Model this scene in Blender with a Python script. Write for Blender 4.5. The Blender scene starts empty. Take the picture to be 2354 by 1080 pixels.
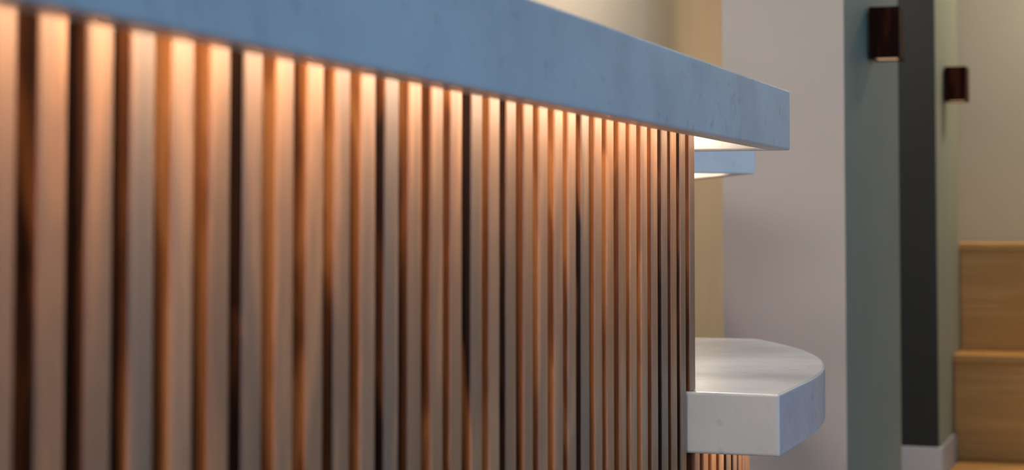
import bpy, bmesh, math, random
from mathutils import Vector

random.seed(7)
scene = bpy.context.scene
COL = scene.collection
R = math.radians

# world axes: x runs along the reception desk (away from the camera), y to the left of it, z up
THETA = R(19.33)            # the view is turned this much to the left of the desk's direction
FPX = 4200.0                # focal length in pixels of the 2354 wide frame
HORIZON = 510.0             # pixel row of the horizon
PITCH = R(2.6)
EYE = 0.946

# ------------------------------------------------------------------ camera
cam = bpy.data.cameras.new('camera')
cam_o = bpy.data.objects.new('camera', cam); COL.objects.link(cam_o)
cam.sensor_width = 36.0
cam.lens = FPX / 2354.0 * 36.0
cam_o.location = (0, 0, EYE)
cam_o.rotation_euler = (R(90) + PITCH, 0, THETA - R(90))
cam.shift_y = -(540.0 - (HORIZON - FPX * math.tan(PITCH))) / 2354.0
cam.clip_start = 0.02
cam.dof.use_dof = True
cam.dof.focus_distance = 2.08
cam.dof.aperture_fstop = 7.5
scene.camera = cam_o

# ------------------------------------------------------------------ world: cool daylight sky
w = bpy.data.worlds.new('sky'); scene.world = w; w.use_nodes = True
bg = w.node_tree.nodes['Background']
bg.inputs['Color'].default_value = (0.08, 0.47, 1.0, 1)
bg.inputs['Strength'].default_value = 2.6

scene.view_settings.view_transform = 'Standard'
scene.view_settings.look = 'None'
scene.view_settings.gamma = 1.0
scene.view_settings.use_curve_mapping = False
scene.view_settings.exposure = 0.0

ROOM_X0, ROOM_X1 = -6.0, 8.45
ROOM_Y0, ROOM_Y1 = -3.4, 1.9
CEIL = 2.9
LED_POWER = 52.0
WINDOWS = [(-2.6, -0.3), (0.1, 2.4), (2.8, 5.1)]
SILL, HEAD = 0.35, 2.6


def area(name, loc, rot, sx, sy, power, color, spread=180, portal=False):
    l = bpy.data.lights.new(name, 'AREA'); l.shape = 'RECTANGLE'
    l.size, l.size_y = sx, sy; l.energy = power; l.color = color; l.spread = R(spread)
    if portal: l.cycles.is_portal = True
    o = bpy.data.objects.new(name, l); COL.objects.link(o)
    o.location = loc; o.rotation_euler = rot
    return o


# daylight sampling through the real window openings
for a, b in WINDOWS:
    area('window_portal', ((a + b) / 2, ROOM_Y0 - 0.02, (SILL + HEAD) / 2), (R(90), 0, R(0)),
         b - a, HEAD - SILL, 1.0, (1, 1, 1), portal=True)

# ------------------------------------------------------------------ materials
def new_mat(name):
    m = bpy.data.materials.new(name); m.use_nodes = True
    nt = m.node_tree
    return m, nt, nt.nodes['Principled BSDF']


def N(nt, kind, **kw):
    n = nt.nodes.new(kind)
    for k, v in kw.items():
        setattr(n, k, v)
    return n


def ramp(nt, stops):
    r = N(nt, 'ShaderNodeValToRGB')
    e = r.color_ramp.elements
    while len(e) < len(stops): e.new(0.5)
    for el, (p, c) in zip(e, stops):
        el.position = p; el.color = (c[0], c[1], c[2], 1)
    return r


def mat_plain(name, col, rough=0.7, var=0.05, scale=3.0, bump=0.02, spec=0.3):
    m, nt, b = new_mat(name)
    tc = N(nt, 'ShaderNodeTexCoord')
    n = N(nt, 'ShaderNodeTexNoise'); n.inputs['Scale'].default_value = scale; n.inputs['Detail'].default_value = 4
    nt.links.new(tc.outputs['Object'], n.inputs['Vector'])
    r = ramp(nt, [(0.3, [c * (1 - var) for c in col]), (0.7, [min(1, c * (1 + var)) for c in col])])
    nt.links.new(n.outputs['Fac'], r.inputs['Fac']); nt.links.new(r.outputs['Color'], b.inputs['Base Color'])
    b.inputs['Roughness'].default_value = rough
    b.inputs['Specular IOR Level'].default_value = spec
    if bump:
        n2 = N(nt, 'ShaderNodeTexNoise'); n2.inputs['Scale'].default_value = 180
        nt.links.new(tc.outputs['Object'], n2.inputs['Vector'])
        bp = N(nt, 'ShaderNodeBump'); bp.inputs['Strength'].default_value = bump; bp.inputs['Distance'].default_value = 0.01
        nt.links.new(n2.outputs['Fac'], bp.inputs['Height']); nt.links.new(bp.outputs['Normal'], b.inputs['Normal'])
    return m


def mat_wood(name, stops, along='Z', coarse=(30, 30, 3.6), fine=(260, 260, 5), rough=0.42, spec=0.5, tint=0.25, bump=0.08, face=None):
    """Stained timber: broad wandering grain plus fine fibres, different on every board."""
    m, nt, b = new_mat(name)
    tc = N(nt, 'ShaderNodeTexCoord'); oi = N(nt, 'ShaderNodeObjectInfo')
    mul = N(nt, 'ShaderNodeVectorMath', operation='SCALE'); mul.inputs['Scale'].default_value = 37.0
    cmb = N(nt, 'ShaderNodeCombineXYZ')
    for i in range(3): nt.links.new(oi.outputs['Random'], cmb.inputs[i])
    nt.links.new(cmb.outputs[0], mul.inputs[0])
    add = N(nt, 'ShaderNodeVectorMath', operation='ADD')
    nt.links.new(tc.outputs['Object'], add.inputs[0]); nt.links.new(mul.outputs[0], add.inputs[1])
    def stretched(s):
        mp = N(nt, 'ShaderNodeMapping'); mp.inputs['Scale'].default_value = s
        nt.links.new(add.outputs[0], mp.inputs['Vector']); return mp
    c = N(nt, 'ShaderNodeTexNoise'); c.inputs['Scale'].default_value = 1; c.inputs['Detail'].default_value = 3
    c.inputs['Distortion'].default_value = 0.9
    nt.links.new(stretched(coarse).outputs[0], c.inputs['Vector'])
    wv = N(nt, 'ShaderNodeMath', operation='MULTIPLY'); wv.inputs[1].default_value = 22.0
    nt.links.new(c.outputs['Fac'], wv.inputs[0])
    sn = N(nt, 'ShaderNodeMath', operation='SINE'); nt.links.new(wv.outputs[0], sn.inputs[0])
    f = N(nt, 'ShaderNodeTexNoise'); f.inputs['Scale'].default_value = 1; f.inputs['Detail'].default_value = 2
    nt.links.new(stretched(fine).outputs[0], f.inputs['Vector'])
    # fac = coarse*0.7 + sine*0.08 + fine*0.3
    a1 = N(nt, 'ShaderNodeMath', operation='MULTIPLY_ADD'); a1.inputs[1].default_value = 0.055
    nt.links.new(sn.outputs[0], a1.inputs[0]); nt.links.new(c.outputs['Fac'], a1.inputs[2])
    f0 = N(nt, 'ShaderNodeMath', operation='SUBTRACT'); f0.inputs[1].default_value = 0.5
    nt.links.new(f.outputs['Fac'], f0.inputs[0])
    a2 = N(nt, 'ShaderNodeMath', operation='MULTIPLY_ADD'); a2.inputs[1].default_value = 0.42
    nt.links.new(f0.outputs[0], a2.inputs[0]); nt.links.new(a1.outputs[0], a2.inputs[2])
    # every board a little lighter or darker
    r0 = N(nt, 'ShaderNodeMath', operation='MULTIPLY_ADD'); r0.inputs[1].default_value = tint; 
    nt.links.new(oi.outputs['Random'], r0.inputs[0])
    sh = N(nt, 'ShaderNodeMath', operation='SUBTRACT'); sh.inputs[1].default_value = tint / 2
    nt.links.new(a2.outputs[0], r0.inputs[2]); nt.links.new(r0.outputs[0], sh.inputs[0])
    r = ramp(nt, stops)
    nt.links.new(sh.outputs[0], r.inputs['Fac']); nt.links.new(r.outputs['Color'], b.inputs['Base Color'])
    if face:                                    # front face mixed to a lighter, more even colour than the flanks
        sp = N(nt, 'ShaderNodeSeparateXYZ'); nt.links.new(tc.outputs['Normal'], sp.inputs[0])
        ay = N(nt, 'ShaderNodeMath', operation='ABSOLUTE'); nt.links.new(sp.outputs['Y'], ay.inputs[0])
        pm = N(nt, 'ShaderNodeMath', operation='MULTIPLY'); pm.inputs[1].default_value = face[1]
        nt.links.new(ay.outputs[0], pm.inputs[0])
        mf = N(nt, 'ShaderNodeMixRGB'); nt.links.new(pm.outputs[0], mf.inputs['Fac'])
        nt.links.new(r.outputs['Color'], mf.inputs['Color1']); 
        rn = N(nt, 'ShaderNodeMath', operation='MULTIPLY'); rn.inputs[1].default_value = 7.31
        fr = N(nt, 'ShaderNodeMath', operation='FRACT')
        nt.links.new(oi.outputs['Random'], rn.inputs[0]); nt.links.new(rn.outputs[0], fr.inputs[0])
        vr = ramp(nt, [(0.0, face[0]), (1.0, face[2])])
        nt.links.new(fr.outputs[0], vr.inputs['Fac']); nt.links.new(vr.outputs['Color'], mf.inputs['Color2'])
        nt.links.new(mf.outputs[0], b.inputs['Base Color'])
    b.inputs['Roughness'].default_value = rough
    b.inputs['Specular IOR Level'].default_value = spec
    bp = N(nt, 'ShaderNodeBump'); bp.inputs['Strength'].default_value = bump; bp.inputs['Distance'].default_value = 0.002
    nt.links.new(a2.outputs[0], bp.inputs['Height']); nt.links.new(bp.outputs['Normal'], b.inputs['Normal'])
    return m


def mat_marble(name):
    m, nt, b = new_mat(name)
    tc = N(nt, 'ShaderNodeTexCoord')
    cl = N(nt, 'ShaderNodeTexNoise'); cl.inputs['Scale'].default_value = 9; cl.inputs['Detail'].default_value = 6
    nt.links.new(tc.outputs['Object'], cl.inputs['Vector'])
    r = ramp(nt, [(0.32, (0.49, 0.49, 0.495)), (0.52, (0.56, 0.56, 0.56)), (0.75, (0.61, 0.61, 0.605))])
    nt.links.new(cl.outputs['Fac'], r.inputs['Fac'])
    # thin dark veins: a distorted noise crossing a threshold
    vn = N(nt, 'ShaderNodeTexNoise'); vn.inputs['Scale'].default_value = 3.4; vn.inputs['Detail'].default_value = 5
    vn.inputs['Distortion'].default_value = 0.8
    nt.links.new(tc.outputs['Object'], vn.inputs['Vector'])
    s1 = N(nt, 'ShaderNodeMath', operation='SUBTRACT'); s1.inputs[1].default_value = 0.56
    ab = N(nt, 'ShaderNodeMath', operation='ABSOLUTE')
    nt.links.new(vn.outputs['Fac'], s1.inputs[0]); nt.links.new(s1.outputs[0], ab.inputs[0])
    vr = ramp(nt, [(0.0, (1, 1, 1)), (0.007, (0, 0, 0))])
    nt.links.new(ab.outputs[0], vr.inputs['Fac'])
    # flecks
    fk = N(nt, 'ShaderNodeTexNoise'); fk.inputs['Scale'].default_value = 62; fk.inputs['Detail'].default_value = 2
    nt.links.new(tc.outputs['Object'], fk.inputs['Vector'])
    fr = ramp(nt, [(0.62, (0, 0, 0)), (0.72, (1, 1, 1))])
    nt.links.new(fk.outputs['Fac'], fr.inputs['Fac'])
    mx = N(nt, 'ShaderNodeMixRGB'); mx.inputs['Color2'].default_value = (0.22, 0.22, 0.22, 1)
    vm = N(nt, 'ShaderNodeMath', operation='MULTIPLY'); vm.inputs[1].default_value = 0.18
    nt.links.new(vr.outputs['Color'], vm.inputs[0]); nt.links.new(vm.outputs[0], mx.inputs['Fac'])
    nt.links.new(r.outputs['Color'], mx.inputs['Color1'])
    mx2 = N(nt, 'ShaderNodeMixRGB'); mx2.inputs['Color2'].default_value = (0.25, 0.25, 0.24, 1)
    fm = N(nt, 'ShaderNodeMath', operation='MULTIPLY'); fm.inputs[1].default_value = 0.28
    nt.links.new(fr.outputs['Color'], fm.inputs[0]); nt.links.new(fm.outputs[0], mx2.inputs['Fac'])
    nt.links.new(mx.outputs[0], mx2.inputs['Color1'])
    nt.links.new(mx2.outputs[0], b.inputs['Base Color'])
    b.inputs['Roughness'].default_value = 0.24
    b.inputs['Specular IOR Level'].default_value = 0.5
    return m


def mat_emit(name, col, strength):
    m, nt, b = new_mat(name)
    b.inputs['Base Color'].default_value = (0.8, 0.8, 0.8, 1)
    b.inputs['Emission Color'].default_value = (*col, 1)
    b.inputs['Emission Strength'].default_value = strength
    return m


def mat_glass(name):
    m = bpy.data.materials.new(name); m.use_nodes = True
    nt = m.node_tree; nt.nodes.clear()
    o = N(nt, 'ShaderNodeOutputMaterial'); t = N(nt, 'ShaderNodeBsdfTransparent'); g = N(nt, 'ShaderNodeBsdfGlossy')
    g.inputs['Roughness'].default_value = 0.02
    fr = N(nt, 'ShaderNodeFresnel'); fr.inputs['IOR'].default_value = 1.3
    mx = N(nt, 'ShaderNodeMixShader')
    nt.links.new(fr.outputs[0], mx.inputs['Fac']); nt.links.new(t.outputs[0], mx.inputs[1]); nt.links.new(g.outputs[0], mx.inputs[2])
    nt.links.new(mx.outputs[0], o.inputs['Surface'])
    return m


M = {}
M['slat'] = mat_wood('stained_slat_wood', [(0.33, (0.018, 0.007, 0.004)), (0.42, (0.10, 0.030, 0.010)),
                                           (0.54, (0.25, 0.076, 0.021)), (0.70, (0.46, 0.165, 0.050))], rough=0.38, spec=0.5, tint=0.26,
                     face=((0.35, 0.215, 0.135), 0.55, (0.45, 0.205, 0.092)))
M['backing'] = mat_plain('dark_backing_board', (0.03, 0.013, 0.008), 0.7)
M['marble'] = mat_marble('pale_marble')
M['carcass'] = mat_plain('desk_carcass_laminate', (0.25, 0.2, 0.16), 0.5)
M['led'] = mat_emit('warm_led_diffuser', (1.0, 0.86, 0.68), LED_POWER)
M['alu'] = mat_plain('led_channel_aluminium', (0.6, 0.6, 0.6), 0.4)
M['tan'] = mat_plain('tan_wall_paint', (0.68, 0.54, 0.38), 0.75)
M['mauve'] = mat_plain('greige_wall_paint', (0.84, 0.715, 0.62), 0.75, var=0.03)
M['green'] = mat_plain('sage_green_paint', (0.235, 0.25, 0.185), 0.6, var=0.04)
M['dark'] = mat_plain('charcoal_paint', (0.012, 0.0125, 0.010), 0.7, var=0.06)
M['beige'] = mat_plain('beige_wall_paint', (0.40, 0.395, 0.335), 0.75, var=0.05, scale=1.5)
M['white'] = mat_plain('shaded_white_trim', (0.36, 0.345, 0.34), 0.45)  # white greyed down: the shade on the baseboard is in this colour
M['ceiling'] = mat_plain('ceiling_paint', (0.75, 0.73, 0.70), 0.8)
M['floor'] = mat_plain('grey_floor_resin', (0.30, 0.27, 0.24), 0.4)
M['frame'] = mat_plain('window_frame_paint', (0.08, 0.08, 0.08), 0.4)
M['glass'] = mat_glass('window_glass')
M['oak'] = mat_wood('bleacher_oak', [(0.3, (0.46, 0.235, 0.062)), (0.5, (0.52, 0.275, 0.077)), (0.72, (0.58, 0.32, 0.10))],
                    coarse=(3, 1.2, 26), fine=(40, 4, 200), rough=0.5, tint=0.1)
M['sconce'] = mat_wood('dark_walnut_sconce', [(0.3, (0.012, 0.002, 0.001)), (0.5, (0.034, 0.006, 0.002)), (0.72, (0.09, 0.022, 0.006))],
                       rough=0.7, spec=0.1, tint=0.3)
M['bulb'] = mat_emit('sconce_lamp', (1.0, 0.52, 0.22), 0.42)
M['lamp'] = mat_emit('ceiling_lamp_diffuser', (1.0, 0.86, 0.70), 3.0)

# ------------------------------------------------------------------ mesh helpers
def link(name, bm_or_me, mats, parent=None, loc=(0, 0, 0), rotz=0.0, bevel=0.0, smooth=False, segs=2):
    if isinstance(bm_or_me, bmesh.types.BMesh):
        bmesh.ops.recalc_face_normals(bm_or_me, faces=bm_or_me.faces)
        me = bpy.data.meshes.new(name); bm_or_me.to_mesh(me); bm_or_me.free()
        for m in (mats if isinstance(mats, (list, tuple)) else [mats]): me.materials.append(m)
    else:
        me = bm_or_me
    o = bpy.data.objects.new(name, me); COL.objects.link(o)
    o.location = loc; o.rotation_euler = (0, 0, rotz)
    if parent: o.parent = parent
    if bevel:
        b = o.modifiers.new('bevel', 'BEVEL'); b.width = bevel; b.segments = segs; b.limit_method = 'ANGLE'; b.angle_limit = R(30)
        b.harden_normals = False
    if smooth:
        for p in me.polygons: p.use_smooth = True
    return o


def box_bm(x0, x1, y0, y1, z0, z1, bm=None):
    bm = bm or bmesh.new()
    v = [bm.verts.new(c) for c in ((x0, y0, z0), (x1, y0, z0), (x1, y1, z0), (x0, y1, z0),
                                   (x0, y0, z1), (x1, y0, z1), (x1, y1, z1), (x0, y1, z1))]
    for f in ((0, 3, 2, 1), (4, 5, 6, 7), (0, 1, 5, 4), (1, 2, 6, 5), (2, 3, 7, 6), (3, 0, 4, 7)):
        bm.faces.new([v[i] for i in f])
    return bm


def prism_bm(poly, z0, z1):
    bm = bmesh.new()
    lo = [bm.verts.new((x, y, z0)) for x, y in poly]; hi = [bm.verts.new((x, y, z1)) for x, y in poly]
    n = len(poly)
    bm.faces.new(lo[::-1]); bm.faces.new(hi)
    for i in range(n):
        j = (i + 1) % n
        bm.faces.new((lo[i], lo[j], hi[j], hi[i]))
    return bm


def inset(poly, d):
    """Offset a counter-clockwise polygon inwards by d (mitred)."""
    out = []; n = len(poly)
    for i in range(n):
        p0, p1, p2 = (Vector(poly[i - 1]), Vector(poly[i]), Vector(poly[(i + 1) % n]))
        a = (p1 - p0).normalized(); b = (p2 - p1).normalized()
        na = Vector((-a.y, a.x)); nb = Vector((-b.y, b.x))
        m = (na + nb); m = m / (1 + na.dot(nb))
        q = p1 + m * d
        out.append((q.x, q.y))
    return out


def hollow_slab_bm(poly, z0, z1, lip, deep):
    """A stone top with mitred aprons: solid from above, open underneath behind a lip."""
    inn = inset(poly, lip); n = len(poly)
    bm = bmesh.new()
    ring = lambda pts, z: [bm.verts.new((x, y, z)) for x, y in pts]
    top, bot, ib, it = ring(poly, z1), ring(poly, z0), ring(inn, z0), ring(inn, z0 + deep)
    bm.faces.new(top); bm.faces.new(it[::-1])
    for i in range(n):
        j = (i + 1) % n
        bm.faces.new((bot[i], bot[j], top[j], top[i]))
        bm.faces.new((bot[j], bot[i], ib[i], ib[j]))
        bm.faces.new((ib[j], ib[i], it[i], it[j]))
    return bm


def ribbon_bm(path, width, z0, z1):
    """A thin bar of rectangular section following a path in plan."""
    bm = bmesh.new(); n = len(path); sec = []
    for i in range(n):
        p = Vector(path[i]); a = Vector(path[max(i - 1, 0)]); b = Vector(path[min(i + 1, n - 1)])
        d = (b - a).normalized(); nn = Vector((-d.y, d.x)) * width / 2
        sec.append([bm.verts.new((q.x, q.y, z)) for q, z in ((p - nn, z0), (p + nn, z0), (p + nn, z1), (p - nn, z1))])
    for i in range(n - 1):
        for k in range(4):
            bm.faces.new((sec[i][k], sec[i][(k + 1) % 4], sec[i + 1][(k + 1) % 4], sec[i + 1][k]))
    bm.faces.new(sec[0][::-1]); bm.faces.new(sec[-1])
    return bm


def thing(name, label, cat, loc=(0, 0, 0), group=None):
    o = bpy.data.objects.new(name, None); COL.objects.link(o); o.location = loc
    o.empty_display_size = 0.1
    return tag(o, label, cat, group)


def tag(o, label, cat, group=None):
    o['label'] = label; o['category'] = cat
    if group: o['group'] = group
    return o


def struct(o, label=None, cat=None):
    o['kind'] = 'structure'
    if label: o['label'] = label
    if cat: o['category'] = cat
    return o


# ------------------------------------------------------------------ the room
def wall(name, bm, mat, label, cat='wall'):
    return struct(link(name, bm, mat), label, cat)

T = 0.12
wall('floor', box_bm(ROOM_X0 - T, ROOM_X1 + T, ROOM_Y0 - T, ROOM_Y1 + T, -0.1, 0.0), M['floor'], 'smooth grey floor of the reception hall', 'floor')
wall('ceiling', box_bm(ROOM_X0 - T, ROOM_X1 + T, ROOM_Y0 - T, ROOM_Y1 + T, CEIL, CEIL + 0.1), M['ceiling'], 'pale ceiling above the reception hall', 'ceiling')
wall('wall_back', box_bm(ROOM_X0 - T, ROOM_X1 + T, ROOM_Y1, ROOM_Y1 + T, 0, CEIL), M['tan'], 'warmly lit tan wall behind the slatted desk')
wall('wall_end', box_bm(ROOM_X1, ROOM_X1 + T, ROOM_Y0, ROOM_Y1, 0, CEIL), M['beige'], 'beige wall above the wooden bleacher steps')
wall('wall_near', box_bm(ROOM_X0 - T, ROOM_X0, ROOM_Y0, ROOM_Y1, 0, CEIL), M['ceiling'], 'pale wall at the near end of the hall')
# window wall on the right, with real openings
wb = bmesh.new()
box_bm(ROOM_X0, ROOM_X1, ROOM_Y0 - T, ROOM_Y0, 0, SILL, wb)
box_bm(ROOM_X0, ROOM_X1, ROOM_Y0 - T, ROOM_Y0, HEAD, CEIL, wb)
edges = [ROOM_X0] + [e for ab in WINDOWS for e in ab] + [ROOM_X1]
for a, b in zip(edges[0::2], edges[1::2]):
    box_bm(a, b, ROOM_Y0 - T, ROOM_Y0, SILL, HEAD, wb)
wall('wall_right', wb, M['ceiling'], 'pale wall with tall windows facing the desk')
for i, (a, b) in enumerate(WINDOWS):
    wn = bpy.data.objects.new('window_%d' % (i + 1), None); COL.objects.link(wn)
    wn.location = ((a + b) / 2, ROOM_Y0 - 0.06, SILL)
    struct(wn, 'tall dark framed window number %d along the window wall' % (i + 1), 'window')
    hw, hh = (b - a) / 2, HEAD - SILL
    fb = bmesh.new()
    for x0, x1, z0, z1 in ((-hw, -hw + .05, 0, hh), (hw - .05, hw, 0, hh), (-hw + .05, hw - .05, 0, .05), (-hw + .05, hw - .05, hh - .05, hh), (-.025, .025, .05, hh - .05)):
        box_bm(x0, x1, -.03, .03, z0, z1, fb)
    link('window_frame', fb, M['frame'], wn)
    for s in (-1, 1):
        x0, x1 = sorted((s * .025, s * (hw - .05)))
        link('pane', box_bm(x0, x1, -.004, .004, .05, hh - .05), M['glass'], wn)

# first pier: greige end towards the viewer, sage green flank
PX0, PX1, PY0, PY1 = 4.517, 5.535, 0.716, 1.022
def pier(name, x0, x1, y0, y1, front_mat, label):
    bm = box_bm(x0, x1, y0, y1, 0, CEIL)
    bm.faces.ensure_lookup_table()
    for f in bm.faces:
        f.normal_update()
        if f.normal.x < -0.5: f.material_index = 1
    o = link(name, bm, [M['green'], front_mat])
    return struct(o, label, 'wall')

p1 = pier('wall_center', PX0, PX1, PY0, PY1, M['mauve'], 'greige pier with a sage green flank behind the round low counter')
QX0, QX1, QY0, QY1 = 6.806, 7.60, 0.746, 1.30
p2 = pier('wall_right_recess', QX0, QX1, QY0, QY1, M['dark'], 'second pier with charcoal end and pale green flank beside wooden steps')
BH = 0.13
bb = prism_bm([(QX0 - .014, QY1), (QX0 - .014, QY0 - .014), (7.33, QY0 - .014), (7.33, QY0), (QX0, QY0), (QX0, QY1)], 0.0, BH)
struct(link('baseboard_right', bb, M['white'], bevel=0.003), 'white baseboard wrapping the charcoal ended pier', 'baseboard')

# ------------------------------------------------------------------ wooden bleacher steps by the second pier
bl = thing('wooden_bleacher', 'honey coloured wooden bleacher steps beside the far green pier', 'bleacher', (7.336, 0.0, 0))
BX = 7.336
def bpart(name, x0, x1, y0, y1, z0, z1, bev=0.003):
    return link(name, box_bm(x0 - BX, x1 - BX, y0, y1, z0, z1), M['oak'], bl, bevel=bev)
YL, YR = QY0 - 0.001, -2.2
bpart('platform', 6.93, 8.44, YR, QY0 - 0.016, 0.0, 0.024)
bpart('riser', 7.336, 7.36, YR, YL, 0.024, 0.402)
bpart('tread', 7.295, 7.66, YR, YL, 0.402, 0.430)
bpart('riser', 7.612, 7.635, YR, YL, 0.430, 0.830)
bpart('tread', 7.602, 8.44, YR, QY0 + 0.5, 0.830, 0.858)

# ------------------------------------------------------------------ wall sconces
def sconce(label, x, ywall, z0, h):
    t = thing('wall_sconce', label, 'sconce', (x, ywall, z0), 'square wooden wall sconces on the green piers')
    L, P, th = 0.12, 0.086, 0.010
    bm = bmesh.new()                                 # square tube, open above and below
    o = [(0, -0.006), (0, -P), (L, -P), (L, -0.006)]
    inn = [(th, -0.006 - th), (th, -P + th), (L - th, -P + th), (L - th, -0.006 - th)]
    rg = lambda pts, z: [bm.verts.new((a, b, z)) for a, b in pts]
    ot, ob, it, ib = rg(o, h), rg(o, 0), rg(inn, h), rg(inn, 0)
    for i in range(4):
        j = (i + 1) % 4
        bm.faces.new((ob[i], ob[j], ot[j], ot[i])); bm.faces.new((ib[j], ib[i], it[i], it[j]))
        bm.faces.new((ot[i], ot[j], it[j], it[i])); bm.faces.new((ob[j], ob[i], ib[i], ib[j]))
    link('housing', bm, M['sconce'], t, bevel=0.0015)
    link('back_plate', box_bm(0.02, L - 0.02, -0.006, 0, 0.015, h - 0.015), M['frame'], t)
    link('lamp_holder', box_bm(th, L - th, -P + th, -0.006 - th, h * 0.45, h * 0.6), M['frame'], t)
    lb = link('diffuser', box_bm(th, L - th, -P + th, -0.006 - th, 0.004, 0.012), M['bulb'], t)
    lb['label'] = 'dim amber diffuser in the open underside'
    return t

sconce('nearer dark wooden box sconce on the green flank of the greige pier', 4.904, PY0, 1.382, 0.138)
sconce('smaller looking wooden box sconce on the farther pier above the bleacher steps', 7.06, QY0, 1.404, 0.130)

# ------------------------------------------------------------------ reception desk
SLAT_Y = 0.4966                 # front plane of the slats
FASCIA_Y = 0.4016               # front plane of the raised stone top
PITCH_T = 0.04145
SLAT_W, SLAT_D = 0.0238, 0.032
LAST_RIGHT = 2.049              # end of the last slat
TOP0, TOP1 = EYE + 0.0838, EYE + 0.1538
LOW_TOP, LOW_BOT = EYE - 0.191, EYE - 0.2598
LOW_X = 2.018
SLAT_TOP = TOP0 + 0.050


def slat_mesh(name, h):
    bm = box_bm(-SLAT_W / 2, SLAT_W / 2, 0, SLAT_D, 0, h)
    vert = [e for e in bm.edges if abs(e.verts[0].co.z - e.verts[1].co.z) > 1e-4 and e.verts[0].co.y < 1e-4]
    bmesh.ops.bevel(bm, geom=vert, offset=0.0012, segments=1, affect='EDGES')
    bmesh.ops.recalc_face_normals(bm, faces=bm.faces)
    me = bpy.data.meshes.new(name); bm.to_mesh(me); bm.free(); me.materials.append(M['slat'])
    return me


PLINTH = 0.10
desk = thing('reception_desk', 'long reception desk front clad in upright brown wooden slats', 'desk', (0, SLAT_Y, 0))
full = slat_mesh('slat', SLAT_TOP - PLINTH)
short = slat_mesh('slat', SLAT_TOP - LOW_TOP - 0.0005)
for i in range(-36, 33):
    cx = LAST_RIGHT - (32 - i) * PITCH_T - SLAT_W / 2
    me, z0 = (short, LOW_TOP + 0.0005) if i == 32 else (full, PLINTH)
    s = link('slat', me, None, desk, (cx, random.uniform(-.0006, .0006), z0))
X0 = LAST_RIGHT - 68 * PITCH_T - SLAT_W - 0.01
link('backing_panel', box_bm(X0, LOW_X - .002, SLAT_D + 0.001, SLAT_D + 0.02, 0.02, SLAT_TOP), M['backing'], desk)
link('end_panel', box_bm(LOW_X - .002, LAST_RIGHT - 0.003, SLAT_D + 0.001, SLAT_D + 0.10, LOW_TOP + 0.0005, SLAT_TOP), M['backing'], desk)
link('carcass', box_bm(X0, LOW_X - .002, SLAT_D + 0.021, SLAT_D + 0.10, 0.0, SLAT_TOP), M['carcass'], desk)
link('plinth', box_bm(X0, LOW_X - .002, 0.012, SLAT_D, 0.0, PLINTH), M['backing'], desk)

# raised stone top over the straight run
TOPX = 2.133
top_poly = [(X0 - 0.06, FASCIA_Y), (TOPX, FASCIA_Y), (TOPX, 0.82), (X0 - 0.06, 0.82)]
LIP, DEEP = 0.024, 0.0505
raised = thing('raised_counter_top', 'thick pale marble top running along the slatted desk, bluish in daylight', 'counter top', (0, 0, TOP0))
zz = lambda z: z - TOP0
link('stone_slab', hollow_slab_bm(top_poly, 0, zz(TOP1), LIP, DEEP), M['marble'], raised, bevel=0.0024, segs=3)
ly = SLAT_Y - 0.044
def led(path, z_ceiling, parent):
    link('led_channel', ribbon_bm(path, 0.014, z_ceiling - 0.004, z_ceiling - 0.0005), M['alu'], parent)
    l = link('led_strip', ribbon_bm(path, 0.009, z_ceiling - 0.0065, z_ceiling - 0.004), M['led'], parent)
    l['label'] = 'warm white light strip under the stone'
    return l
n = 40
led([(X0 + (2.015 - X0) * k / n, ly) for k in range(n + 1)], DEEP, raised)
led([(TOPX - 0.040, SLAT_Y - 0.022 + 0.03 * k) for k in range(10)], DEEP, raised)

# low rounded section
AX, AR, AY0 = 2.2, 1.45, 0.395
ACY = AY0 + AR
LOW_X1 = 2.968
def arc(off, x_from, x_to, n):
    """points on the curved edge, offset off inwards, between two x values"""
    r = AR - off
    a0 = math.asin(max(-1, (x_from - AX) / r)); a1 = math.asin((x_to - AX) / r)
    return [(AX + r * math.sin(a0 + (a1 - a0) * k / n), ACY - r * math.cos(a0 + (a1 - a0) * k / n)) for k in range(n + 1)]
low_poly = [(LOW_X, AY0 - 0.001)] + arc(0, AX, LOW_X1, 26) + [(LOW_X1, 1.08), (LOW_X, 1.08)]
low = thing('low_counter_top', 'lower rounded marble counter jutting out at the end of the slats', 'counter top', (0, 0, LOW_BOT))
lo_s = link('stone_slab', hollow_slab_bm(low_poly, 0, LOW_TOP - LOW_BOT, 0.022, 0.045), M['marble'], low, bevel=0.003, segs=3)

OV = SLAT_Y - AY0
low_desk = thing('curved_desk_base', 'curved base of upright wooden slats under the rounded low counter', 'desk', (LOW_X, SLAT_Y, 0))
lowm = slat_mesh('slat', LOW_BOT + 0.04 - PLINTH)
s_pos = LAST_RIGHT + PITCH_T - SLAT_W / 2 - PITCH_T * 1.0 + 0.02
path_r = AR - OV
while True:
    if s_pos < AX:
        px, py, h = s_pos, SLAT_Y, 0.0
    else:
        h = (s_pos - AX) / path_r
        px, py = AX + path_r * math.sin(h), ACY - path_r * math.cos(h)
    if px > LOW_X1 - 0.03: break
    link('slat', lowm, None, low_desk, (px - LOW_X, py - SLAT_Y, PLINTH), h)
    s_pos += PITCH_T
back_path = [(LOW_X + .003, SLAT_Y + SLAT_D + .012)] + arc(OV + SLAT_D + .012, AX, LOW_X1 - .03, 16)
bp = ribbon_bm([(a - LOW_X, b - SLAT_Y) for a, b in back_path], 0.02, 0.0, LOW_BOT + 0.042)
link('backing_panel', bp, M['backing'], low_desk)
led_path = [(2.10 + 0.02 * k, SLAT_Y - 0.045) for k in range(5)] + arc(OV - 0.045, AX, LOW_X1 - 0.05, 18)
led(led_path, 0.045, low)

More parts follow.
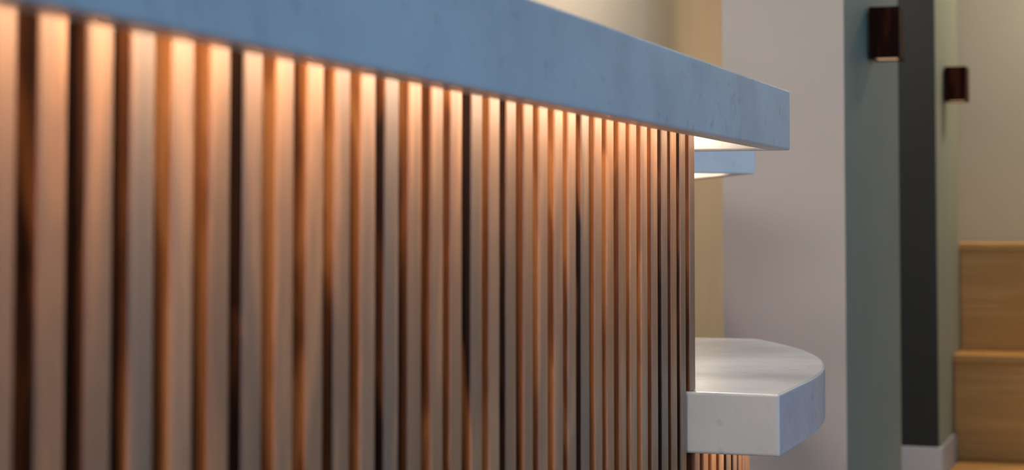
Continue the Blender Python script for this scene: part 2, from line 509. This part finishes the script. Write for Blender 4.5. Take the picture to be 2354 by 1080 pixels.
# far raised top, angled with the turn of the desk
FH = R(26); FX, FY = 3.15, 0.655
du = Vector((math.cos(FH), math.sin(FH))); dn = Vector((-du.y, du.x))
P0 = Vector((FX, FY)); P1 = P0 + du * 2.0; P2 = P1 + dn * 0.42
e3 = Vector((-0.72, 0.694)); i3 = Vector((0.694, 0.72)); P3 = P0 + e3 * 0.42
far = thing('raised_counter_top', 'far raised marble top glimpsed beneath the near top, beyond the low counter', 'counter top', (0, 0, TOP0))
link('stone_slab', hollow_slab_bm([tuple(P0), tuple(P1), tuple(P2), tuple(P3)], 0, TOP1 - TOP0, LIP, DEEP), M['marble'], far, bevel=0.0016)
fp = lambda u, v: tuple(P0 + du * u + dn * v)
led([fp(0.12 + 0.06 * k, 0.05) for k in range(30)], DEEP, far)
led([tuple(P0 + e3 * (0.12 + 0.03 * k) + i3 * 0.06) for k in range(9)], DEEP, far)
fdesk = thing('reception_desk', 'far angled slatted desk section mostly hidden behind the near slats', 'desk', (*fp(0.2, 0.095), 0))
fdesk.rotation_euler = (0, 0, FH)
for i in range(40):
    link('slat', full, None, fdesk, (SLAT_W / 2 + i * PITCH_T, 0, PLINTH))
link('backing_panel', box_bm(0, 1.66, SLAT_D + .001, SLAT_D + .10, 0, SLAT_TOP), M['backing'], fdesk)
link('plinth', box_bm(0, 1.66, 0.012, SLAT_D, 0.0, PLINTH), M['backing'], fdesk)

# ------------------------------------------------------------------ ceiling lamps and added fill lights
WARM = (1.0, 0.85, 0.66)
def ceiling_lamp(label, x, y, sx, sy, power, color=WARM, spread=180):
    t = thing('ceiling_light', label, 'ceiling light', (x, y, CEIL), 'flat panel lamps on the ceiling')
    fr = bmesh.new()
    for a in ((-sx / 2 - .02, -sx / 2, -sy / 2 - .02, sy / 2 + .02), (sx / 2, sx / 2 + .02, -sy / 2 - .02, sy / 2 + .02),
              (-sx / 2, sx / 2, -sy / 2 - .02, -sy / 2), (-sx / 2, sx / 2, sy / 2, sy / 2 + .02)):
        box_bm(*a, -0.045, -0.0005, fr)
    link('frame', fr, M['frame'], t)
    link('diffuser', box_bm(-sx / 2, sx / 2, -sy / 2, sy / 2, -0.035, -0.001), M['lamp'], t)
    a = area('lamp_light', (0, 0, -0.05), (0, 0, 0), sx, sy, power, color, spread); a.parent = t
    return t

def wall_fill(label, y, z, power, color):
    wl = thing('wall_fill_light', label, 'wall light', (ROOM_X0, y, z))
    wf = bmesh.new()
    for q in ((-.92, -.90, -.42, .42), (.90, .92, -.42, .42), (-.90, .90, -.42, -.40), (-.90, .90, .40, .42)):
        box_bm(0.0005, 0.05, q[0], q[1], q[2], q[3], wf)
    link('frame', wf, M['frame'], wl)
    link('diffuser', box_bm(0.0005, 0.035, -.9, .9, -.4, .4), M['lamp'], wl)
    a_ = area('lamp_light', (0.055, 0, 0), (0, R(-90), 0), 0.8, 1.8, power, color); a_.parent = wl

wall_fill('added fill light panel on the near wall behind the viewer', -0.3, 2.35, 88, (1.0, 0.94, 0.88))  # added out of view to brighten the faces turned towards the camera
ceiling_lamp('added fill panel above the wooden bleacher steps', 7.7, -0.2, 0.8, 0.4, 38)  # added unseen fill for the far walls and the steps
ceiling_lamp('panel lamp washing the tan wall behind the desk', 5.8, 1.58, 0.8, 0.3, 52, (0.97, 0.97, 1.0))
ceiling_lamp('added fill panel above the staff side of the desk', 1.1, 1.0, 0.9, 0.3, 34, (1.0, 0.89, 0.77))  # added unseen fill: highlights the stone's top edge and brightens the pier
